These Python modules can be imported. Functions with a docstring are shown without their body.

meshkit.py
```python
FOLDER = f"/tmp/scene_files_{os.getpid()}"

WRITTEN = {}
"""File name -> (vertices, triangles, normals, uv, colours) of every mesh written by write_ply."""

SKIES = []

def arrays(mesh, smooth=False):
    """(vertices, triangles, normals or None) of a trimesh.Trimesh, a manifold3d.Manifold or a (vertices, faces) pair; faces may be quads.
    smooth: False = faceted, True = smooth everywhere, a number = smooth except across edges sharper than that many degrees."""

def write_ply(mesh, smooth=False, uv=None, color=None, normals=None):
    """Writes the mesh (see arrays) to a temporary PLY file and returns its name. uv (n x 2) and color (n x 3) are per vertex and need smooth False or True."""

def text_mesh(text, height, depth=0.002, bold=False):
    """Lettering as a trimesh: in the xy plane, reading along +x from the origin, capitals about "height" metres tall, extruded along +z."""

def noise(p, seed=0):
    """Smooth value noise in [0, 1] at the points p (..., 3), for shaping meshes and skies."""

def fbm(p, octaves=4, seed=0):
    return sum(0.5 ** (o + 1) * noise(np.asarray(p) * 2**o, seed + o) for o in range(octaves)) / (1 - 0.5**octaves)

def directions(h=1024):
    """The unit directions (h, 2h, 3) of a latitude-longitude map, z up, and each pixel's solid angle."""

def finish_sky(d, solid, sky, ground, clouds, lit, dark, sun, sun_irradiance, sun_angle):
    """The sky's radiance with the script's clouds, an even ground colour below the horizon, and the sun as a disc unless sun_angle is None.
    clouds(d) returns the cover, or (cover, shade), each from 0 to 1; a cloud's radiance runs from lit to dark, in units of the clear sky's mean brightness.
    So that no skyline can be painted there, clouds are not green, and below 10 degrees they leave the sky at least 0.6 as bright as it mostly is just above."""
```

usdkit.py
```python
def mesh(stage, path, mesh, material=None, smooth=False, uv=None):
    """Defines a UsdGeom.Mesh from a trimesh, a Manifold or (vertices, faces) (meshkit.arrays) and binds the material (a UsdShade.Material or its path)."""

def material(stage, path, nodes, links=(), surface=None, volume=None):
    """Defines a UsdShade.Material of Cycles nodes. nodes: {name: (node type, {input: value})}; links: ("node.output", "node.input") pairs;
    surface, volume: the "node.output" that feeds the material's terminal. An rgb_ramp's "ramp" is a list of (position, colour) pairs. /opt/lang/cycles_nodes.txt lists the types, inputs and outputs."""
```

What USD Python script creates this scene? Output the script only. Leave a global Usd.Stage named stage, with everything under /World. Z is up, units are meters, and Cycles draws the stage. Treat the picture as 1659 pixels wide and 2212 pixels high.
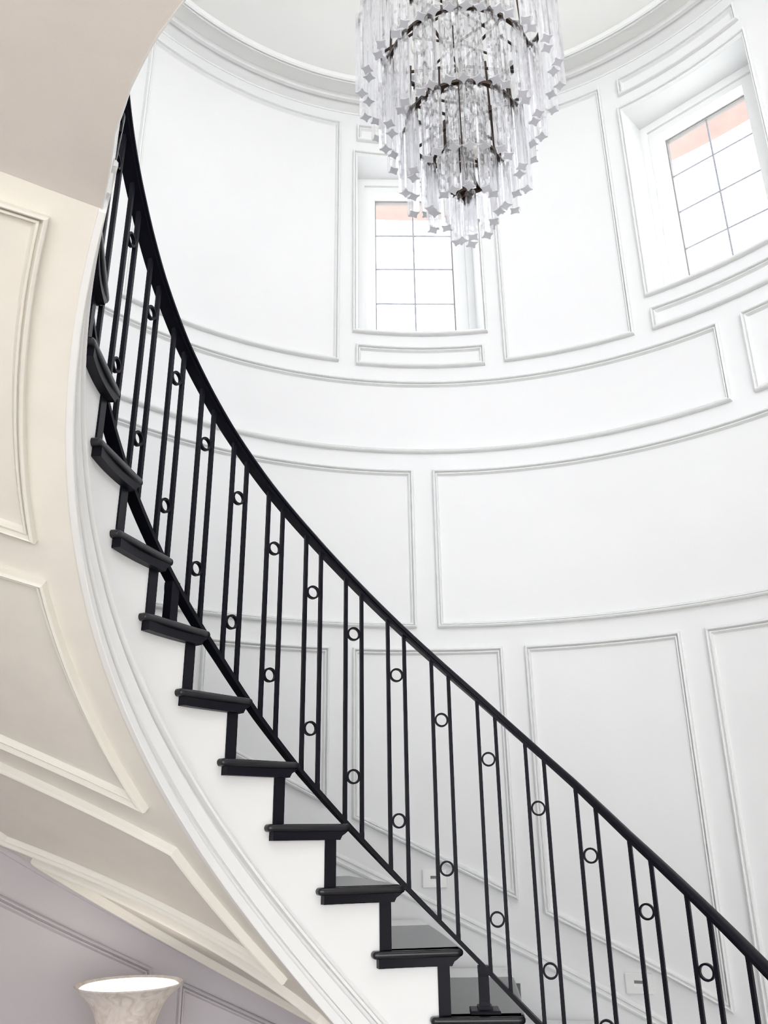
import math, random
import numpy as np, trimesh, usdkit, meshkit
from pxr import Usd, UsdGeom, UsdLux, UsdShade, Gf, Sdf, Vt

random.seed(7); rng = np.random.default_rng(7)
stage = Usd.Stage.CreateInMemory()
UsdGeom.SetStageUpAxis(stage, UsdGeom.Tokens.z); UsdGeom.SetStageMetersPerUnit(stage, 1.0)
UsdGeom.Xform.Define(stage, '/World'); UsdGeom.Scope.Define(stage, '/World/Looks')

# ------------------------------------------------------------------ units
# Everything is laid out in stair risers (0.18 m) around the axis of the round stair hall:
# (r, th, z): th = 0 is the far point of the wall, positive to the right; z = 0 is eye level.
U, EYE = 0.18, 1.60
def M(r, th, z):
    r, th, z = np.broadcast_arrays(np.asarray(r, float), np.asarray(th, float), np.asarray(z, float))
    return np.stack([r * np.sin(th) * U, r * np.cos(th) * U, z * U + EYE], -1)
def XY(x, y, z):                       # risers, axis frame
    return np.array([x * U, y * U, z * U + EYE])

# ------------------------------------------------------------------ camera, sky, exposure
AX, AY, PITCH, ROLL, FPX, PW, PH = 1.4312, 10.4957, 0.3721, -0.0129, 1798.5, 1659, 2212
EXPOSURE = 0.68
SKY = 1.0
cam = UsdGeom.Camera.Define(stage, '/World/camera')
cp, sp, cr, sr = math.cos(PITCH), math.sin(PITCH), math.cos(ROLL), math.sin(ROLL)
right0, fwd, up0 = np.array([1, 0, 0.]), np.array([0, cp, sp]), np.array([0, -sp, cp])
right, up = cr * right0 + sr * up0, -sr * right0 + cr * up0
eye = np.array([-AX * U, -AY * U, EYE])
mtx = np.eye(4); mtx[0, :3] = right; mtx[1, :3] = up; mtx[2, :3] = -fwd; mtx[3, :3] = eye
cam.AddTransformOp().Set(Gf.Matrix4d(*mtx.ravel().tolist()))
cam.CreateFocalLengthAttr(24.0); cam.CreateHorizontalApertureAttr(24.0 * PW / FPX); cam.CreateVerticalApertureAttr(24.0 * PH / FPX)
cam.CreateClippingRangeAttr(Gf.Vec2f(0.02, 500)); cam.CreateExposureAttr(EXPOSURE)

dome = UsdLux.DomeLight.Define(stage, '/World/sky')
dome.CreateIntensityAttr(SKY); dome.CreateColorAttr(Gf.Vec3f(0.93, 0.962, 1.0))

# ------------------------------------------------------------------ materials
def mat(name, color, rough=0.5, spec=0.5, var=0.0, scale=6.0, bump=0.0, bscale=40.0, metallic=0.0, coat=0.0):
    n = {'p': ('principled_bsdf', {'base_color': color, 'roughness': rough, 'specular_ior_level': spec, 'metallic': metallic, 'coat_weight': coat})}
    l = []
    if var or bump:
        n['g'] = ('geometry', {})
    if var:
        n['t'] = ('noise_texture', {'scale': scale, 'detail': 4.0})
        n['r'] = ('rgb_ramp', {'ramp': [(0.3, tuple(c * (1 - var) for c in color)), (0.7, tuple(min(1, c * (1 + var)) for c in color))]})
        l += [('g.position', 't.vector'), ('t.fac', 'r.fac'), ('r.color', 'p.base_color')]
    if bump:
        n['bt'] = ('noise_texture', {'scale': bscale, 'detail': 3.0})
        n['b'] = ('bump', {'strength': bump, 'distance': 0.002})
        l += [('g.position', 'bt.vector'), ('bt.fac', 'b.height'), ('b.normal', 'p.normal')]
    return usdkit.material(stage, '/World/Looks/' + name, n, l, surface='p.BSDF')
WALL = mat('wall_paint', (0.862, 0.862, 0.868), 0.55, 0.3, var=0.012, scale=1.5, bump=0.05, bscale=120)
TRIM = mat('trim_paint', (0.87, 0.875, 0.87), 0.42, 0.4)
CEIL = mat('ceiling_paint', (0.93, 0.925, 0.905), 0.7, 0.2)
STRING = mat('stringer_paint', (0.88, 0.88, 0.88), 0.4, 0.4)
LANDP = mat('landing_plaster', (0.87, 0.825, 0.785), 0.85, 0.2, var=0.02, scale=9, bump=0.12, bscale=260)
UNDER_DIM = mat('under_stair_painted_shade', (0.64, 0.605, 0.635), 0.6, 0.3, var=0.015, scale=4, bump=0.06, bscale=160)  # dimness under the stair, put into the colour of the wall
SOFFIT = mat('soffit_plaster', (0.87, 0.835, 0.765), 0.8, 0.2, var=0.02, scale=9, bump=0.12, bscale=260)
SOFTRIM = mat('soffit_trim_paint', (0.90, 0.87, 0.80), 0.5, 0.4)
BLACK = mat('black_stair_paint', (0.007, 0.007, 0.012), 0.36, 0.12, bump=0.08, bscale=60)
IRON = mat('black_iron', (0.006, 0.006, 0.011), 0.40, 0.12, bump=0.1, bscale=90)
TREADTOP = mat('dark_tread_wood', (0.012, 0.012, 0.016), 0.17, 0.45, var=0.2, scale=12)
BRONZE = mat('dark_bronze', (0.035, 0.018, 0.012), 0.35, 0.5, metallic=0.3)
PLATE = mat('step_light_plate', (0.86, 0.86, 0.85), 0.35, 0.5)
SLOT = mat('step_light_slot', (0.25, 0.25, 0.26), 0.5, 0.4)
EAVE = mat('eave_stucco', (0.365, 0.262, 0.24), 0.85, 0.2, var=0.05, scale=14)
FLOOR = mat('floor_stone', (0.50, 0.44, 0.37), 0.35, 0.5, var=0.06, scale=3)
GROUND = mat('pale_paving', (0.80, 0.785, 0.76), 0.9, 0.2, var=0.05, scale=2)
HALL = mat('hall_paint', (0.84, 0.82, 0.79), 0.6, 0.3)
VINYL = mat('window_frame_paint', (0.88, 0.885, 0.885), 0.35, 0.5)
GRILLE = mat('window_grille', (0.40, 0.41, 0.46), 0.4, 0.5)
BEAD = mat('window_bead', (0.30, 0.28, 0.28), 0.5, 0.4)
TIP_SHEEN = usdkit.material(stage, '/World/Looks/crystal_end_sheen', {  # pale reflection of the prism ends, put into a cap colour
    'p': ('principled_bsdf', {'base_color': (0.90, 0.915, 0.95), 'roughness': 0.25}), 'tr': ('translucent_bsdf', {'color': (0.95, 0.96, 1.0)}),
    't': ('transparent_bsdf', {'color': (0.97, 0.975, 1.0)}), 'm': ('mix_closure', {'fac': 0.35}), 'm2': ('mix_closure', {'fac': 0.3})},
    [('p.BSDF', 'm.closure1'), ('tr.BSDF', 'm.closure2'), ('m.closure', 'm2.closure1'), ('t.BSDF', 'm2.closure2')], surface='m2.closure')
CANDLE = mat('bulb_glass', (0.9, 0.88, 0.84), 0.25, 0.5)
CRYSTAL = usdkit.material(stage, '/World/Looks/crystal', {
    'p': ('principled_bsdf', {'base_color': (0.985, 0.985, 0.995), 'roughness': 0.01, 'ior': 1.24, 'transmission_weight': 0.93}),
    't': ('transparent_bsdf', {'color': (0.985, 0.985, 0.995)}), 'm': ('mix_closure', {'fac': 0.48})},
    [('p.BSDF', 'm.closure1'), ('t.BSDF', 'm.closure2')], surface='m.closure')
PANE = usdkit.material(stage, '/World/Looks/window_glass', {
    'w': ('layer_weight', {'blend': 0.5}), 'pw': ('math', {'math_type': 'power', 'value2': 5.0}), 'ma': ('math', {'math_type': 'multiply_add', 'value2': 0.8, 'value3': 0.04}),
    't': ('transparent_bsdf', {'color': (0.97, 0.985, 0.98)}), 'g': ('glossy_bsdf', {'color': (1, 1, 1), 'roughness': 0.0}), 'm': ('mix_closure', {})},
    [('w.facing', 'pw.value1'), ('pw.value', 'ma.value1'), ('ma.value', 'm.fac'), ('t.BSDF', 'm.closure1'), ('g.BSDF', 'm.closure2')], surface='m.closure')
SHADE = usdkit.material(stage, '/World/Looks/alabaster_glass', {
    'g': ('geometry', {}), 't': ('noise_texture', {'scale': 16.0, 'detail': 6.0, 'distortion': 2.2}),
    'r': ('rgb_ramp', {'ramp': [(0.32, (0.70, 0.64, 0.60)), (0.5, (0.82, 0.775, 0.74)), (0.66, (0.89, 0.87, 0.85))]}),
    'p': ('principled_bsdf', {'roughness': 0.35, 'specular_ior_level': 0.5}), 'tr': ('translucent_bsdf', {}), 'm': ('mix_closure', {'fac': 0.3})},
    [('g.position', 't.vector'), ('t.fac', 'r.fac'), ('r.color', 'p.base_color'), ('r.color', 'tr.color'), ('p.BSDF', 'm.closure1'), ('tr.BSDF', 'm.closure2')], surface='m.closure')
GLOW = usdkit.material(stage, '/World/Looks/lit_diffuser', {'e': ('emission', {'color': (1.0, 0.92, 0.82), 'strength': 1.1})}, [], surface='e.emission')
BULB = usdkit.material(stage, '/World/Looks/lit_bulb', {'e': ('emission', {'color': (1.0, 0.86, 0.68), 'strength': 4.0})}, [], surface='e.emission')

# ------------------------------------------------------------------ scene helpers
taken = {}
def numbered(parent, name):
    k = taken.get((parent, name), 0); taken[(parent, name)] = k + 1
    return f'{parent}/{name}' + (f'_{k:03d}' if k else '')
def path_of(p): return '/World' if p is None else str(p.GetPath())
def tag(p, label=None, cat=None, group=None, kind=None):
    for k, v in (('label', label), ('category', cat), ('group', group), ('kind', kind)):
        if v: p.SetCustomDataByKey(k, v)
    return p
def thing(name, label, cat, group=None, kind=None, parent=None):
    x = UsdGeom.Xform.Define(stage, numbered(path_of(parent), name))
    return tag(x.GetPrim(), label, cat, group, kind)
def obj(name, mesh, material, parent=None, smooth=False):
    m = usdkit.mesh(stage, numbered(path_of(parent), name), mesh, material, smooth=smooth)
    return m.GetPrim()
def join(ms): return trimesh.util.concatenate([m if isinstance(m, trimesh.Trimesh) else trimesh.Trimesh(*m, process=False) for m in ms])

def grid(P, close_u=False, close_v=False):
    """P[i,j] points -> quads"""
    n, m = P.shape[:2]; f = []
    for i in range(n if close_u else n - 1):
        for j in range(m if close_v else m - 1):
            a, b, c, d = i * m + j, i * m + (j + 1) % m, ((i + 1) % n) * m + (j + 1) % m, ((i + 1) % n) * m + j
            f += [[a, b, c], [a, c, d]]
    return P.reshape(-1, 3), np.array(f)
def tube(sections):
    """closed solid through a list of equal closed loops"""
    P = np.asarray(sections); v, f = grid(P, close_v=True); n, m = P.shape[:2]
    caps = []
    for row in (0, n - 1):
        c = len(v); v = np.vstack([v, P[row].mean(0)])
        caps += [[c, row * m + j, row * m + (j + 1) % m] for j in range(m)]
    t = trimesh.Trimesh(v, np.vstack([f, caps]), process=False); t.fix_normals(); return t
def block(r0, r1, ths, zb, zt):
    """curved block between two radii; zb, zt functions of th (or numbers)"""
    ths = np.asarray(ths, float)
    zb = zb(ths) if callable(zb) else np.full_like(ths, zb); zt = zt(ths) if callable(zt) else np.full_like(ths, zt)
    L = np.stack([M(r0, ths, zb), M(r1, ths, zb), M(r1, ths, zt), M(r0, ths, zt)], 1)
    return tube(L)
def box(p, s):
    b = trimesh.creation.box(extents=s); b.apply_translation(p); return b
def lathe(profile, n=48, center=(0, 0)):
    """profile (r, z) in metres, closed loop or open line"""
    a = np.linspace(0, 2 * np.pi, n, endpoint=False)
    P = np.array([[(center[0] + r * np.cos(t), center[1] + r * np.sin(t), z) for r, z in profile] for t in a])
    v, f = grid(P, close_u=True); t = trimesh.Trimesh(v, f, process=False); return t

OGEE = [(0, 0), (0.0, 0.085), (0.012, 0.110), (0.040, 0.125), (0.056, 0.115), (0.066, 0.055), (0.082, 0.040), (0.092, 0.070), (0.118, 0.078), (0.128, 0.066), (0.140, 0.022), (0.160, 0)]
def moulding(corners, surf, prof=OGEE, step=0.55, scale=1.0):
    """picture-frame moulding: corners in unrolled (s, z), surf(s, z, h) -> point; mitred corners"""
    C = np.asarray(corners, float); n = len(C)
    area = 0.5 * sum(C[i][0] * C[(i + 1) % n][1] - C[(i + 1) % n][0] * C[i][1] for i in range(n))
    if area < 0: C = C[::-1]
    def inset(d):
        out = []
        for i in range(n):
            e0 = C[i] - C[i - 1]; e1 = C[(i + 1) % n] - C[i]
            n0 = np.array([-e0[1], e0[0]]) / np.hypot(*e0); n1 = np.array([-e1[1], e1[0]]) / np.hypot(*e1)
            A = np.array([n0, n1]); b = np.array([n0 @ C[i] + d, n1 @ C[i] + d]); out.append(np.linalg.solve(A, b))
        return np.array(out)
    cnt = [max(1, int(np.hypot(*(C[(i + 1) % n] - C[i])) / step)) for i in range(n)]
    loops = []
    for d, h in prof:
        K = inset(d * scale); pts = []
        for i in range(n):
            for k in range(cnt[i]):
                t = k / cnt[i]; pts.append(K[i] * (1 - t) + K[(i + 1) % n] * t)
        pts = np.array(pts); loops.append(surf(pts[:, 0], pts[:, 1], np.full(len(pts), h * scale * 1.2)))
    v, f = grid(np.array(loops), close_v=True)
    t = trimesh.Trimesh(v, f, process=False)
    return t

# ------------------------------------------------------------------ main dimensions
RW, RS, RT, RR = 10.8727, 5.48, 5.32, 5.7225      # wall, stringer face, tread end, railing
TH0, DTH, ZT0 = -0.0336, -0.182, -1.84
ZS = -4.9953
ZFLOOR, ZSOF, ZLAND = -EYE / U, 6.64, 10.16
ZCEIL = 22.82
TH_A, TH_B = -2.35, 1.95
hz = lambda t: (np.asarray(t, float) - TH0) / DTH
thi = lambda i: TH0 + DTH * i
ZSOF_TH = -2.152
lin = lambda a, b, step=0.03: np.linspace(a, b, max(2, int(abs(b - a) / step) + 1))
S_OF = lambda th: np.asarray(th) * RW
wall_surf = lambda s, z, h: M(RW - h, s / RW, z)

# ------------------------------------------------------------------ floor, ground, walls
floor = obj('floor', box((0, -1.0, -0.06), (7.4, 8.2, 0.12)), FLOOR); tag(floor, 'warm beige stone floor of the stair hall', 'floor', kind='structure')
g = obj('ground', box((0, 0, -0.45), (120, 120, 0.3)), GROUND); tag(g, 'pale paving outside the house', 'ground', kind='structure')

WIN = [(-0.0265, 0.1725), (0.7675, 0.1705), (1.5610, 0.1705)]
ZSILL, ZHEAD = 14.15, 20.77
wall = thing('wall_back', 'tall curved white panelled wall wrapping the round stair hall', 'wall', kind='structure')
WO = RW + 1.62
parts = [block(RW, WO, lin(TH_A, TH_B), ZFLOOR, ZSILL), block(RW, WO, lin(TH_A, TH_B), ZHEAD, ZCEIL + 0.6)]
edges = [TH_A] + [e for c, h in WIN for e in (c - h, c + h)] + [TH_B]
for a, b in zip(edges[::2], edges[1::2]): parts.append(block(RW, WO, lin(a, b), ZSILL, ZHEAD))
obj('plaster', join(parts), WALL, wall, smooth=20)

obj('painted_shade_liner', block(RW - 0.012, RW + 0.02, lin(0.68, TH_A), ZFLOOR, lambda t: np.maximum(-4.95 + (t + 0.0336) / -0.182, ZFLOOR + 0.01) if True else t), UNDER_DIM, wall, smooth=20)  # thin liner that paints the under-stair shade onto the white wall
def panel(t0, t1, z0, z1):
    obj('panel_moulding', moulding([(S_OF(t0), z0), (S_OF(t1), z0), (S_OF(t1), z1), (S_OF(t0), z1)], wall_surf), TRIM, wall, smooth=35)
def panel_sloped(t0, t1, zb, zt, m=None):
    z = lambda f, t: f(t) if callable(f) else f
    obj('panel_moulding', moulding([(S_OF(t0), z(zb, t0)), (S_OF(t1), z(zb, t1)), (S_OF(t1), z(zt, t1)), (S_OF(t0), z(zt, t0))], wall_surf), m or TRIM, wall, smooth=35)
ZA, ZZ, ZB, ZC, ZD, ZE, ZF = 12.92, 22.04, 12.38, 10.09, 9.55, 5.06, 4.51
for t0, t1 in ((-1.42, -0.895), (-0.842, -0.252), (0.200, 0.542), (1.06, 1.337)): panel(t0, t1, ZA, ZZ)
for c, h in WIN:
    panel(c - 0.175, c + 0.172, 21.39, ZZ); panel(c - 0.178, c + 0.174, ZA - 0.04, 13.55)
for t0, t1 in ((-1.0, 0.744), (0.798, 1.85)): panel(t0, t1, ZC, ZB)
for t0, t1 in ((-1.0, -0.057), (-0.006, 0.90), (0.95, 1.85)): panel(t0, t1, ZE, ZD)
PB = lambda t: -0.66 - 5.13 * t
for t0, t1 in ((-0.567, -0.267), (-0.212, 0.145), (0.197, 0.549), (0.603, 0.95), (1.0, 1.3)): panel_sloped(t0, t1, PB, ZF)
UT = lambda t: -0.94 - 4.98 * (t + 0.925)
for t0, t1 in ((-1.36, -1.0), (-0.95, -0.624), (-0.567, -0.24)): panel_sloped(t0, t1, ZFLOOR + 1.0, UT, UNDER_DIM)  # lower panel frames share the painted under-stair shade
# window casings and stools on the wall face
for c, h in WIN:
    a, b = c - h, c + h
    obj('window_casing', moulding([(S_OF(a) - 0.16, ZSILL - 0.17), (S_OF(b) + 0.16, ZSILL - 0.17), (S_OF(b) + 0.16, ZHEAD + 0.16), (S_OF(a) - 0.16, ZHEAD + 0.16)], wall_surf), TRIM, wall, smooth=35)
# skirting that climbs the wall with the stair
SK = lambda t: -1.55 - 5.04 * t
def sweep_wall(ths, zf, prof):
    return tube([M(RW - np.array([p[1] for p in prof]), t, zf(t) + np.array([p[0] for p in prof])) for t in ths])
SKP = [(0.0, -0.05), (0.0, 0.035), (-0.05, 0.085), (-0.09, 0.085), (-0.12, 0.045), (-0.16, 0.045), (-0.20, 0.075), (-0.25, 0.05), (-0.25, -0.05)]
obj('skirting', sweep_wall(lin(1.05, -2.0), SK, SKP), TRIM, wall, smooth=35)

# ------------------------------------------------------------------ ceiling and crown
ceil = thing('ceiling', 'round white ceiling above the stair hall', 'ceiling', kind='structure')
obj('plaster', lathe([(0.001, ZCEIL * U + EYE), ((RW + 0.9) * U, ZCEIL * U + EYE), ((RW + 0.9) * U, (ZCEIL + 0.6) * U + EYE), (0.001, (ZCEIL + 0.6) * U + EYE)], 120), CEIL, ceil, smooth=25)
cprof = [(0.0, 22.52), (0.045, 22.52), (0.05, 22.58), (0.12, 22.60), (0.26, 22.68), (0.36, 22.74), (0.38, 22.66), (0.50, 22.66), (0.53, 22.72), (0.53, 22.9), (0.0, 22.9)]
crown = obj('trim_1', tube([M(RW + 0.02 - np.array([p[0] for p in cprof]), t, np.array([p[1] for p in cprof])) for t in lin(TH_A, TH_B)]), TRIM, smooth=35)
tag(crown, 'white crown moulding where the curved wall meets the ceiling', 'crown moulding', kind='structure')
bprof = [(1.08, 22.9), (1.08, 22.66), (1.13, 22.63), (1.17, 22.69), (1.21, 22.63), (1.27, 22.66), (1.27, 22.9)]
ring = obj('trim_2', tube([M(RW - np.array([p[0] for p in bprof]), t, np.array([p[1] for p in bprof])) for t in np.linspace(-np.pi, np.pi, 160)]), TRIM, smooth=35)
tag(ring, 'thin raised white ring on the ceiling inside the crown moulding', 'ceiling moulding', kind='structure')

# ------------------------------------------------------------------ windows
def window(k, c, h, label):
    w = thing(f'window_{k}', label, 'window', kind='structure')
    n = np.array([math.sin(c), math.cos(c)]); t = np.array([math.cos(c), -math.sin(c)])
    def P(s, z, D): return XY(*(n * D + t * s), z)
    def bar(s0, s1, z0, z1, D0, D1):
        L = []
        for D in (D0, D1): L.append([P(s0, z0, D), P(s1, z0, D), P(s1, z1, D), P(s0, z1, D)])
        return tube(L)
    hw = RW * math.sin(h); D_f = RW * math.cos(h)
    # straight side linings of the reveal
    for sg in (-1, 1):
        a = np.array([sg * hw, D_f]); b = np.array([sg * hw, WO * 0.99]); cc = np.array([sg * (WO * math.sin(h) + 0.05), WO * math.cos(h) - 0.02])
        a2 = np.array([sg * (RW * math.sin(h) + 0.012), D_f])
        obj('reveal', tube([[P(q[0], z, q[1]) for q in (a, b, cc, a2)] for z in (ZSILL - 0.01, ZHEAD + 0.01)]), VINYL, w)
    def ringframe(so, si, z0o, z0i, z1i, z1o, D0, D1):
        return join([bar(-so, -si, z0o, z1o, D0, D1), bar(si, so, z0o, z1o, D0, D1), bar(-si, si, z1i, z1o, D0, D1), bar(-si, si, z0o, z0i, D0, D1)])
    obj('frame', join([ringframe(hw, 1.64, ZSILL, ZSILL + 0.25, 20.50, ZHEAD, 11.74, 12.42), ringframe(1.64, 1.29, ZSILL + 0.25, 14.72, 20.28, 20.50, 11.82, 12.42)]), VINYL, w)
    obj('glazing_bead', ringframe(1.29, 1.255, 14.70, 14.75, 20.235, 20.28, 12.24, 12.40), BEAD, w)
    obj('muntin', bar(-0.024, 0.024, 14.72, 20.26, 12.29, 12.33), GRILLE, w)
    rows = [14.74, 16.15, 17.51, 18.87, 20.25]
    for z in rows[1:-1]: obj('muntin', bar(-1.26, 1.26, z - 0.022, z + 0.022, 12.295, 12.325), GRILLE, w)
    for z0, z1 in zip(rows[:-1], rows[1:]):
        for s0, s1 in ((-1.26, -0.024), (0.024, 1.26)):
            obj('pane', bar(s0, s1, z0 + 0.01, z1 - 0.01, 12.306, 12.314), PANE, w)
    # lower stop that hides the outside edge of the frame
    return w
window(1, *WIN[0], 'white window of eight panes behind the chandelier')
window(2, *WIN[1], 'white window of eight panes high at the upper right')
window(3, *WIN[2], 'white window of eight panes round the wall to the right')

eave = obj('roof', block(WO - 0.05, 14.25, lin(TH_A + 0.2, TH_B + 0.1), 21.2, 21.75), EAVE, smooth=20)
tag(eave, 'terracotta coloured roof eave overhanging outside the windows', 'roof eave', kind='structure')

# ------------------------------------------------------------------ upper landing and hall
def R_(x, y): return np.array([x, y]) - np.array([AX, AY])
rim = [(-3.0, 7.18), (-2.82, 6.78), (-2.665, 6.40), (-2.51, 6.14), (-2.37, 5.89), (-2.20, 5.65), (-2.08, 5.485), (-1.94, 5.31), (-1.78, 5.14), (-1.645, 4.995),
       (-1.2, 4.58), (-0.6, 4.15), (0.2, 3.75), (1.2, 3.5), (2.4, 3.45), (3.8, 3.7), (5.2, 4.2), (6.6, 5.0), (8.0, 6.2), (9.2, 7.6), (9.9, 9.0), (10.4, 10.6)]
rim = [R_(*p) for p in rim]
start = np.array([RS * math.sin(ZSOF_TH), RS * math.cos(ZSOF_TH)])
from shapely.geometry import Polygon
outer_arc = [np.array([RW * math.sin(t), RW * math.cos(t)]) for t in lin(ZSOF_TH, TH_A)]
outer_right = [np.array([RW * math.sin(t), RW * math.cos(t)]) for t in lin(TH_B, 1.50)]
poly = Polygon([tuple(start)] + [tuple(p) for p in rim] + [tuple(p) for p in outer_right[::-1]] + [(20.0, -4.2), (20.0, -24.0), (-20.0, -24.0), (-20.0, -8.0)] + [tuple(p) for p in outer_arc[::-1]]).buffer(0)
if poly.geom_type != 'Polygon': poly = max(poly.geoms, key=lambda q: q.area)
slab = trimesh.creation.extrude_polygon(poly, ZLAND - 0.06 - ZSOF, engine='earcut'); slab.apply_translation((0, 0, ZSOF)); slab.apply_scale(U); slab.apply_translation((0, 0, EYE))
land = thing('ceiling_landing', 'flat plastered underside of the upper landing at the upper left', 'landing', kind='structure')
obj('slab', slab, LANDP, land)
rimpts = np.array([start] + rim)
rv = np.gradient(rimpts, axis=0); rn = np.stack([-rv[:, 1], rv[:, 0]], 1); rn /= np.linalg.norm(rn, axis=1)[:, None]
sg = np.sign((rn * (0 - rimpts)).sum(1))[:, None]; rn *= sg                   # towards the well
fas = []
for p, q in zip(rimpts, rn):
    fas.append([XY(*(p + q * o), z) for o, z in ((0.0, ZSOF - 0.01), (0.015, ZSOF - 0.01), (0.025, ZSOF + 0.03), (0.025, ZLAND), (0.0, ZLAND))])
obj('fascia', tube(fas), STRING, land)

# walls of the two halls that the stair opens to (outside the frame): open to daylight at the back
zt, zl = ZSOF * U + EYE, ZLAND * U + EYE
for nm, x, lab in (('wall_left', -3.62, 'plain hall wall beyond the left edge of the stair'), ('wall_right', 3.62, 'plain hall wall beyond the right edge of the stair')):
    o = obj(nm, join([box((x, -2.45, zt / 2), (0.1, 3.7, zt - 0.012)), box((x, -2.45, (zl + ZCEIL * U + EYE) / 2), (0.1, 3.7, ZCEIL * U + EYE - zl - 0.012))]), HALL); tag(o, lab, 'wall', kind='structure')
o = obj('added_wall_front', join([box((-3.05, -4.25, zt / 2), (1.2, 0.1, zt - 0.012)), box((3.05, -4.25, zt / 2), (1.2, 0.1, zt - 0.012)), box((0, -4.25, zt - 0.1), (4.9, 0.1, 0.17))]), HALL)  # unseen wall, added to cut the low daylight from behind
tag(o, 'unseen hall wall behind the viewer, added to narrow the daylight to a wide opening', 'wall', kind='structure')
o = obj('added_ceiling_hall', box((0, -2.72, ZCEIL * U + EYE + 0.15), (7.4, 3.2, 0.1)), CEIL); tag(o, 'unseen plain ceiling behind the viewer, added to limit daylight from the upper hall', 'ceiling', kind='structure')  # unseen ceiling, added to hold back sky light above the landing

# ------------------------------------------------------------------ staircase
st = thing('staircase', 'curved staircase with white stringer, panelled underside and black treads', 'staircase')
I0, I1 = -6, 11
RDARK = 9.5
def tread_mesh(i, margin=False):
    """board with bullnosed front and end, plus the short return past the riser above"""
    zc, hh = ZT0 + i, 0.062
    def board(r0, r1, f, b, round_end=True, plain=False):
        rs_ = ([r0 + hh * (1 - math.cos(a)) for a in np.linspace(0.25, math.pi / 2, 5)] if not plain else [r0]) + list(np.linspace(r0 + hh + 0.05, r1, 9 if r1 - r0 > 1 else 2))
        secs = []
        for r in rs_:
            s = r - r0 if not plain else hh; k = hh * math.sqrt(max(0.0, 1 - (1 - min(s, hh) / hh) ** 2)) if s < hh else hh
            inset = hh - k                                   # keep plan corner round as the end rolls over
            loop = []
            sk = -0.0055 * (r - RT); tf, tb = thi(i + f) + sk, thi(i + b) + (0 if round_end else sk)
            for a in np.linspace(-math.pi / 2, math.pi / 2, 9): # front nose
                loop.append(M(r, tf - (hh + inset - k * math.cos(a)) / r, zc + k * math.sin(a)))
            if round_end:
                for a in np.linspace(math.pi / 2, 3 * math.pi / 2, 9): loop.append(M(r, tb + (hh + inset + k * math.cos(a)) / r, zc + k * math.sin(a)))
            else:
                loop += [M(r, tb, zc + k), M(r, tb, zc - k)]
            secs.append(loop)
        return tube(secs)
    if margin: return board(RDARK, RW - 0.03, 0.0, 1.40, False, True)
    return join([board(RT, RDARK, 0.0, 1.40, False), board(RT, RT + 0.3, 0.0, 1.60)])
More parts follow.
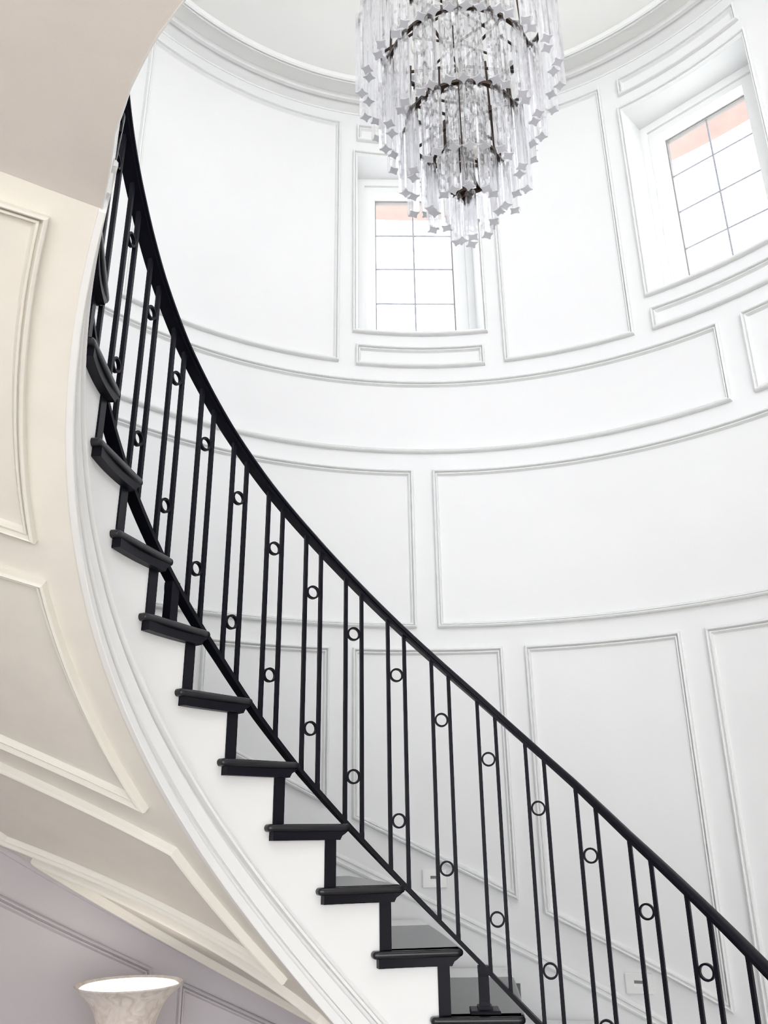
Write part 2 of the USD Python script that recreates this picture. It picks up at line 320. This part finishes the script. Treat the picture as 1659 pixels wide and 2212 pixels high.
def apron_mesh(i):
    """cove and fillet under the board, on the stringer face and across the front"""
    z1 = ZT0 + i - 0.058; z0 = z1 - 0.14
    pf = [(1.50, z1), (1.50, z0), (0.235, z0), (0.205, z0), (0.205, z0 + 0.03), (0.185, z0 + 0.035), (0.176, z0 + 0.055), (0.155, z0 + 0.08), (0.12, z0 + 0.095), (0.075, z1 - 0.012), (0.06, z1)]
    fs = [p for p in pf if p[0] < 0.3] + [(0.36, z1), (0.36, z0)]
    side = []
    for r in (RT + 0.035, RT + 0.25):
        L = []
        for k, (a, z) in enumerate(pf):
            L.append(M(r, thi(i + a), z))
        side.append(L)
    # subdivide the long edge so that it follows the curve
    n = 10; us = np.linspace(0.235, 1.50, n)
    curved = block(RT + 0.02, RT + 0.25, thi(i) + DTH * us, z0, z1)
    nose = [p for p in pf if p[0] < 0.24] + [(0.26, z1), (0.26, z0)]
    order = [(0.26, z0)] + [p for p in nose if p[0] < 0.25] + [(0.26, z1)]
    cove = tube([[M(r, thi(i + a), z) for a, z in order] for r in np.linspace(RT + 0.02, RDARK, 6)])
    return join([curved, cove])
def riser_mesh(i, r0=RS - 0.03, r1=RDARK):
    z0 = ZT0 + i - 1 + 0.05 if i > I0 else ZFLOOR; z1 = ZT0 + i - 0.055
    return block(r0, r1, thi(i) + DTH * np.linspace(0.235, 0.44, 3) - 0.0055 * (r0 - RT), z0, z1)
for i in range(I0, I1 + 1):
    b = obj('tread', tread_mesh(i), TREADTOP, st, smooth=35)
    obj('tread_margin', tread_mesh(i, True), STRING, st, smooth=35)
    obj('nosing_moulding', apron_mesh(i), BLACK, st, smooth=35)
    obj('riser', riser_mesh(i), BLACK, st, smooth=35)
    obj('riser_margin', riser_mesh(i, RDARK, RW - 0.03), STRING, st, smooth=35)
# stringer: stepped top, sloping bottom
ZBOT = lambda t: np.maximum(ZS + 0.07 + hz(t), ZFLOOR)
strips = []
for i in range(I0, I1 + 1):
    a, b = thi(i + 0.43), thi(i + 1.43)
    if i == I1: b = ZSOF_TH
    if a <= b: continue
    strips.append(block(RS, RS + 0.5, np.linspace(a, b, 8), ZBOT, ZT0 + i - 0.16))
strips.append(block(RS, RS + 0.5, np.linspace(thi(I1 + 1), ZSOF_TH, 3), ZBOT, ZLAND - 0.06))
obj('stringer', join(strips), STRING, st, smooth=25)
# soffit
th_low = TH0 + DTH * (ZFLOOR - ZS)
rr_ = np.linspace(RS, RW, 10); tt_ = lin(th_low, ZSOF_TH, 0.035)
low = np.array([M(rr_, t, ZS + hz(t)) for t in tt_]); hi = low + np.array([0, 0, 0.02])
v1, f1 = grid(low); v2, f2 = grid(hi)
obj('soffit', trimesh.Trimesh(np.vstack([v1, v2]), np.vstack([f1, f2[:, ::-1] + len(v1)]), process=False), SOFFIT, st, smooth=True)
KU = 9.6
def soffit_surf(u, r, h):
    th = np.asarray(u) / KU; r = np.asarray(r)
    P = M(r, th, ZS + hz(th)); e = 1e-3
    a = M(r, th + e, ZS + hz(th + e)) - P; b = M(r + e, th, ZS + hz(th)) - P
    n = np.cross(a, b); n /= np.linalg.norm(n, axis=-1, keepdims=True); n *= np.sign(-n[..., 2:3])
    return P + n * np.asarray(h)[..., None] * U
def sof_panel(t0, k0, t1, k1, ri=5.97, ro=10.45):
    c = lambda t, k, r: (KU * (t - k * (r - 6.0)), r)
    obj('soffit_moulding', moulding([c(t0, k0, ri), c(t0, k0, ro), c(t1, k1, ro), c(t1, k1, ri)], soffit_surf, step=0.35, scale=1.0), SOFTRIM, st, smooth=35)
sof_panel(-2.118, 0.0, -1.612, 0.05); sof_panel(-1.537, 0.05, -1.030, 0.093); sof_panel(-0.925, 0.102, -0.552, 0.09); sof_panel(-0.45, 0.10, 0.05, 0.06)
# bottom-edge mouldings of the stringer (two raised bands)
def helix_band(z0, prof, r, ta, tb):
    return tube([M(r - np.array([p[1] for p in prof]), t, ZS + hz(t) + z0 + np.array([p[0] for p in prof])) for t in lin(ta, tb, 0.03)])
base = [(-0.05, -0.02), (-0.05, 0.055), (-0.03, 0.065), (0.12, 0.065), (0.145, 0.055), (0.15, 0.0), (0.24, 0.005), (0.25, 0.085), (0.25, -0.02)]
obj('stringer_moulding', helix_band(0.0, base, RS, th_low - 0.05, ZSOF_TH), STRING, st, smooth=35)
flat = [(0.25, -0.02), (0.25, 0.085), (0.54, 0.085), (0.545, 0.0), (0.645, 0.01), (0.655, 0.12), (0.66, 0.125), (0.72, 0.125), (0.745, 0.10), (0.75, 0.04), (0.80, 0.035), (0.83, 0.025), (0.84, -0.02)]
obj('stringer_moulding', helix_band(0.0, flat, RS, th_low - 0.12, ZSOF_TH), STRING, st, smooth=35)
# cove between soffit and wall, in the mauve of the painted shade
cv = [(0.05, -0.02), (0.05, 0.14), (-0.02, 0.13), (-0.06, 0.07), (-0.14, 0.04), (-0.15, -0.02)]
obj('cove_moulding', tube([M(RW - np.array([p[1] for p in cv]), t, ZS + hz(t) + np.array([p[0] for p in cv])) for t in lin(th_low - 0.1, ZSOF_TH, 0.04)]), UNDER_DIM, st, smooth=35)

# ------------------------------------------------------------------ railing
rl = thing('railing', 'black wrought iron stair railing with paired balusters and rings', 'railing')
def interp(tab):
    xs, ys = zip(*sorted(tab)); return lambda t: np.interp(t, xs, ys)
rail_dz = interp([(0.9, 2.90), (0.5, 2.91), (0.35, 2.965), (0.05, 2.965), (-0.09, 2.93), (-0.24, 2.89), (-0.39, 2.85), (-0.53, 2.80), (-0.70, 2.71), (-0.88, 2.65), (-1.1, 2.64), (-1.24, 2.71), (-1.39, 2.84), (-1.6, 2.92), (-2.2, 2.95)])
bot_dz = interp([(1.0, -1.735), (-0.55, -1.735), (-0.70, -1.69), (-0.85, -1.61), (-2.2, -1.60)])
def sweep_rail(zf, section, ta, tb, step=0.02):
    out = []
    for t in lin(ta, tb, step):
        e = 0.01; dz = (float(zf(t + e)) - float(zf(t - e))) / (2 * e); L = math.hypot(RR, dz); ct, cz = -dz / L, RR / L   # normal in the tangent plane
        c = M(RR, t, zf(t)); tang = np.array([math.cos(t), -math.sin(t), 0.]); rad = np.array([math.sin(t), math.cos(t), 0.])
        out.append([c + U * (a * rad + b * (ct * tang + np.array([0, 0, cz]))) for a, b in section])
    return tube(out)
ZR = lambda t: rail_dz(t) + hz(t)
ZBR = lambda t: bot_dz(t) + hz(t)
TA, TB = 1.02, -2.10
cap = [(-0.11, -0.075), (0.11, -0.075), (0.11, -0.03), (0.155, -0.025), (0.16, 0.01), (0.13, 0.047), (0.065, 0.068), (-0.065, 0.068), (-0.13, 0.047), (-0.16, 0.01), (-0.155, -0.025), (-0.11, -0.03)]
obj('handrail', sweep_rail(ZR, cap, TA, TB), IRON, rl, smooth=40)
w, hgt = 0.10, 0.036
obj('bottom_rail', sweep_rail(ZBR, [(-w, -hgt), (w, -hgt), (w, hgt), (-w, hgt)], TA, TB), IRON, rl, smooth=40)
upz = {0: 1.85, 1: 1.87, 2: 1.92, 3: 1.90, 4: 1.96, 5: 1.87, 6: 1.89, 7: 1.83, 8: 1.75, 9: 1.67, 10: 1.66, 11: 1.65, 12: 1.79, 13: 1.82, 14: 1.89, 15: 1.95}
loz = {2: -0.70, 3: -0.71, 4: -0.74, 5: -0.73, 6: -0.74, 7: -0.80, 8: -0.80, 9: -0.73, 10: -0.71, 11: -0.74, 12: -0.67, 13: -0.62, 14: -0.55}
def local(t):
    return M(RR, t, 0) - np.array([0, 0, EYE]), np.array([math.cos(t), -math.sin(t), 0.]), np.array([math.sin(t), math.cos(t), 0.])
def vbar(t, z0, z1, a=0.034, b=0.037):
    o, tg, rd = local(t); zz = np.array([0, 0, 1.0])
    ring_ = lambda z, k=1.0: [o + U * (x * k * a * tg + y * k * b * rd) + zz * (z * U + EYE) for x, y in ((-1, -1), (1, -1), (1, 1), (-1, 1))]
    return tube([ring_(z0), ring_(z0 + 0.10), ring_(z0 + 0.16, 0.95), ring_(z1 - 0.16, 0.95), ring_(z1 - 0.10), ring_(z1)])
def ringm(t, z, ro=0.131, ri=0.099, d=0.034, n=28):
    o, tg, rd = local(t); c = o + np.array([0, 0, z * U + EYE]); zz = np.array([0, 0, 1.0]); P = []
    for a in np.linspace(0, 2 * np.pi, n, endpoint=False):
        e = math.cos(a) * tg + math.sin(a) * zz
        P.append([c + U * (r * e + y * rd) for r, y in ((ro, -d), (ro, d), (ri, d), (ri, -d))])
    v, f = grid(np.array(P), close_u=True, close_v=True); m = trimesh.Trimesh(v, f, process=False); m.fix_normals(); return m
PH0, DPH, SEP = 0.6774, -0.1491, 0.0282
for j in range(-2, 19):
    tc = PH0 + DPH * j
    for s in (1, -1):
        t = tc + s * SEP
        obj('baluster', vbar(t, ZBR(t), ZR(t) - 0.03), IRON, rl)
    obj('ring', ringm(tc, upz.get(j, 1.87) + hz(tc)), IRON, rl, smooth=40)
    obj('ring', ringm(tc, loz.get(j, -0.70) + hz(tc)), IRON, rl, smooth=40)
for i, t in ((-1, 0.030), (5, -1.052), (10, -1.95)):        # posts that carry the bottom rail
    zt = ZT0 + i + 0.06
    p = obj('support_post', vbar(t, zt, ZBR(t), 0.09, 0.09), IRON, rl)
    o, tg, rd = local(t)
    obj('base_plate', tube([[o + U * (x * tg + y * rd) + np.array([0, 0, z * U + EYE]) for x, y in ((-k, -k), (k, -k), (k, k), (-k, k))] for z, k in ((zt - 0.005, 0.25), (zt + 0.035, 0.25), (zt + 0.05, 0.235), (zt + 0.055, 0.13), (zt + 0.10, 0.12))]), IRON, rl)
zt = ZT0 - 6 + 0.06
obj('newel_post', vbar(1.03, zt, float(ZR(1.03)) + 0.3, 0.16, 0.16), IRON, rl)

# ------------------------------------------------------------------ step lights in the wall
def step_light(th, z, label):
    s = thing('step_light', label, 'step light')
    hw, hh = 0.027 * RW, 0.205
    def P(x, y, d): return M(RW - d, th + x / RW, z + y)
    def ringp(x, y, d, rad=0.02):
        pts = []
        for cx, cy, a0 in ((x - rad, y - rad, 0), (-x + rad, y - rad, 90), (-x + rad, -y + rad, 180), (x - rad, -y + rad, 270)):
            for a in (0, 30, 60, 90):
                q = math.radians(a0 + a); pts.append(P(cx + rad * math.cos(q), cy + rad * math.sin(q), d))
        return pts
    sx, sy = 0.105, 0.062
    def hole(d): return [P(x, y, d) for x, y in [(sx, sy)] * 4 + [(-sx, sy)] * 4 + [(-sx, -sy)] * 4 + [(sx, -sy)] * 4]
    secs = [ringp(hw, hh, -0.02), ringp(hw, hh, 0.05), ringp(hw - 0.02, hh - 0.02, 0.065), hole(0.065), hole(0.015)]
    v, f = grid(np.array(secs), close_v=True); m = trimesh.Trimesh(v, f, process=False)
    obj('plate', m, PLATE, s, smooth=30)
    obj('slot', tube([[P(x, y, d) for x, y in ((-sx, -sy), (sx, -sy), (sx, sy), (-sx, sy))] for d in (0.005, 0.02)]), SLOT, s)
    obj('louver', tube([[P(x, y, d) for y, d in ((-sy, 0.02), (-sy, 0.064), (-0.005, 0.03), (-0.005, 0.02))] for x in (-sx, sx)]), PLATE, s)
step_light(-0.0325, -0.925, 'white slotted step light low on the wall, upper of the two')
step_light(0.3755, -3.03, 'white slotted step light low on the wall, lower of the two')

# ------------------------------------------------------------------ chandelier
ch = thing('chandelier', 'tiered chandelier of clear crystal prisms on a dark bronze frame', 'chandelier')
CX, CY = -0.06, 0.0
def star(a, rot, n=4):
    pts = []
    for k in range(4):
        q = rot + k * math.pi / 2
        tip = np.array([math.cos(q), math.sin(q)]) * a
        sd = np.array([-math.sin(q), math.cos(q)]) * a * 0.10
        mid = np.array([math.cos(q + math.pi / 4), math.sin(q + math.pi / 4)]) * a * 0.40
        nxt = np.array([math.cos(q + math.pi / 2), math.sin(q + math.pi / 2)]) * a
        sd2 = np.array([math.sin(q + math.pi / 2), -math.cos(q + math.pi / 2)]) * a * 0.10
        b0, b1 = tip * 0.97 + sd, nxt * 0.97 + sd2
        for u in (0.0, 0.33, 0.67, 1.0): pts.append((1 - u) ** 2 * b0 + 2 * u * (1 - u) * (mid * 1.0) + u * u * b1)
    return np.array(pts)
def prism(x, y, z0, z1, a, rot):
    s = star(a, rot); lo = s * 0.94
    return tube([[XY(CX + x + p[0], CY + y + p[1], z) for p in q] for z, q in ((z0, lo), (z0 + 0.012, s), (z1 - 0.05, s), (z1, s * 0.75))])
def flat_ring(R, z, w=0.03, h=0.055, n=36):
    P = [[XY(CX + r * math.cos(a), CY + r * math.sin(a), zz) for r, zz in ((R - w, z - h / 2), (R + w, z - h / 2), (R + w, z + h / 2), (R - w, z + h / 2))] for a in np.linspace(0, 2 * np.pi, n, endpoint=False)]
    v, f = grid(np.array(P), close_u=True, close_v=True); m = trimesh.Trimesh(v, f, process=False); m.fix_normals(); return m
def rod(p, q, r, n=6):
    p, q = np.array(p, float), np.array(q, float); d = (q - p) / np.linalg.norm(q - p)
    a = np.cross(d, [0, 0, 1.0]) if abs(d[2]) < 0.9 else np.cross(d, [1.0, 0, 0]); a /= np.linalg.norm(a); b = np.cross(d, a)
    return tube([[XY(*(c + r * (math.cos(k) * a + math.sin(k) * b))) for k in np.linspace(0, 2 * np.pi, n, endpoint=False)] for c in (p, q)])
TIERS = [(1.50, 13.60, 15.60, 40), (1.60, 11.58, 13.45, 42), (1.22, 10.56, 12.05, 32), (0.91, 9.57, 10.85, 24), (0.56, 9.08, 10.0, 15), (0.11, 8.60, 9.45, 3)]
for k, (R, z0, z1, n) in enumerate(TIERS):
    obj('ring_frame', flat_ring(R, z1 + 0.03), BRONZE, ch)
    for q in range(n):
        a = 2 * math.pi * (q + 0.3 * k) / n; dr = (0.05 if q % 2 else -0.05) if k < 5 else 0
        dz = (0.0 if q % 2 else 0.10) if k < 5 else 0; dz += rng.uniform(-0.02, 0.02)
        r = R + dr; x, y = r * math.cos(a), r * math.sin(a)
        rot = a + rng.uniform(-0.15, 0.15)
        p_ = obj('prism', prism(x, y, z0 + dz, z1 + dz * 0.3, 0.112, rot), CRYSTAL, ch)
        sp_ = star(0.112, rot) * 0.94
        obj('tip', tube([[XY(CX + x + q_[0], CY + y + q_[1], z) for q_ in sp_] for z in (z0 + dz - 0.008, z0 + dz - 0.001)]), TIP_SHEEN, p_)  # added cap with the painted reflection of the prism end
        zt_ = z1 + dz * 0.3
        obj('hook', rod((CX + x, CY + y, zt_ - 0.04), (CX + R * math.cos(a), CY + R * math.sin(a), z1 + 0.06), 0.035, 5), BRONZE, p_)
    if R > 0.3:
        for q in range(6):
            a = 2 * math.pi * (q + 0.5 * (k % 2)) / 6
            obj('arm', rod((CX + 0.05 * math.cos(a), CY + 0.05 * math.sin(a), z1 + 0.22), (CX + R * math.cos(a), CY + R * math.sin(a), z1 + 0.03), 0.026), BRONZE, ch)
for k in range(len(TIERS) - 1):
    (R0, _, za, _), (R1, _, zb, _) = TIERS[k], TIERS[k + 1]
    if R1 < 0.3: continue
    for q in range(8):
        a = 2 * math.pi * q / 8 + 0.2
        rr0 = min(R0, R1) * 0.93
        obj('strut', rod((CX + rr0 * math.cos(a), CY + rr0 * math.sin(a), za + 0.02), (CX + R1 * 0.98 * math.cos(a), CY + R1 * 0.98 * math.sin(a), zb + 0.03), 0.022), BRONZE, ch)
for k, (z, R) in enumerate(((12.6, 0.75), (11.2, 0.55), (10.2, 0.35))):
    for q in range(6 if k == 0 else 4):
        a = 2 * math.pi * (q + 0.25) / (6 if k == 0 else 4)
        x, y = CX + R * math.cos(a), CY + R * math.sin(a)
        s = obj('socket', join([rod((x, y, z), (x, y, z + 0.35), 0.055, 10), rod((CX, CY, z + 0.2), (x, y, z + 0.1), 0.022)]), BRONZE, ch)
        bm = trimesh.creation.icosphere(subdivisions=2, radius=0.09 * U); bm.apply_scale((1, 1, 1.8)); bm.apply_translation(XY(x, y, z - 0.12))
        obj('bulb', bm, CANDLE, ch, smooth=True)
obj('stem', join([rod((CX, CY, 9.3), (CX, CY, 17.5), 0.055, 12), rod((CX, CY, 17.5), (CX, CY, ZCEIL - 0.05), 0.03, 10), rod((CX, CY, 9.38), (CX, CY, 9.55), 0.09, 12)]), BRONZE, ch, smooth=40)
can = lathe([(0.001, (ZCEIL - 0.35) * U + EYE), (0.06, (ZCEIL - 0.33) * U + EYE), (0.085, (ZCEIL - 0.05) * U + EYE), (0.085, ZCEIL * U + EYE - 0.001), (0.001, ZCEIL * U + EYE - 0.001)], 24, (CX * U, CY * U))
obj('canopy', can, BRONZE, ch, smooth=40)

# ------------------------------------------------------------------ lamp under the stair
LP = np.array([-4.68 - AX, 17.0 - AY]); LX, LY = LP * U; LZ = -2.41 * U + EYE
lamp = thing('floor_lamp', 'uplight floor lamp with flared marbled glass shade under the stair', 'lamp')
outp = [(0.169, 0.0), (0.158, -0.012), (0.135, -0.030), (0.118, -0.048), (0.104, -0.072), (0.095, -0.095), (0.086, -0.125), (0.078, -0.165), (0.066, -0.21), (0.045, -0.25)]
inp = [(r - 0.006, z + 0.004) for r, z in outp[::-1]]
inp[-1] = (0.167, 0.004)
loop = outp + inp
sh = lathe([(r, LZ + z) for r, z in loop + loop[:1]], 56, (LX, LY))
v = np.array(sh.vertices); nn = meshkit.fbm(v * 30.0) if hasattr(meshkit, 'fbm') else np.zeros(len(v))
rad = v[:, :2] - np.array([LX, LY]); rl_ = np.linalg.norm(rad, axis=1)
v[:, :2] += rad / rl_[:, None] * (np.asarray(nn) * 0.004)[:, None]; sh.vertices = v
obj('shade', sh, SHADE, lamp, smooth=50)
bm = trimesh.creation.icosphere(subdivisions=2, radius=0.028); bm.apply_translation((LX, LY, LZ - 0.095)); obj('bulb', bm, BULB, lamp, smooth=True)
obj('diffuser', lathe([(0.001, LZ - 0.012), (0.10, LZ - 0.008), (0.150, LZ - 0.001), (0.155, LZ - 0.004), (0.10, LZ - 0.013), (0.001, LZ - 0.017)], 48, (LX, LY)), GLOW, lamp, smooth=50)
pole = lathe([(0.001, 0.001), (0.14, 0.001), (0.14, 0.018), (0.10, 0.03), (0.03, 0.05), (0.016, 0.09), (0.014, LZ - 0.34), (0.03, LZ - 0.29), (0.05, LZ - 0.255), (0.047, LZ - 0.245), (0.02, LZ - 0.24), (0.012, LZ - 0.125), (0.001, LZ - 0.12)], 32, (LX, LY))
obj('pole', pole, BRONZE, lamp, smooth=40)
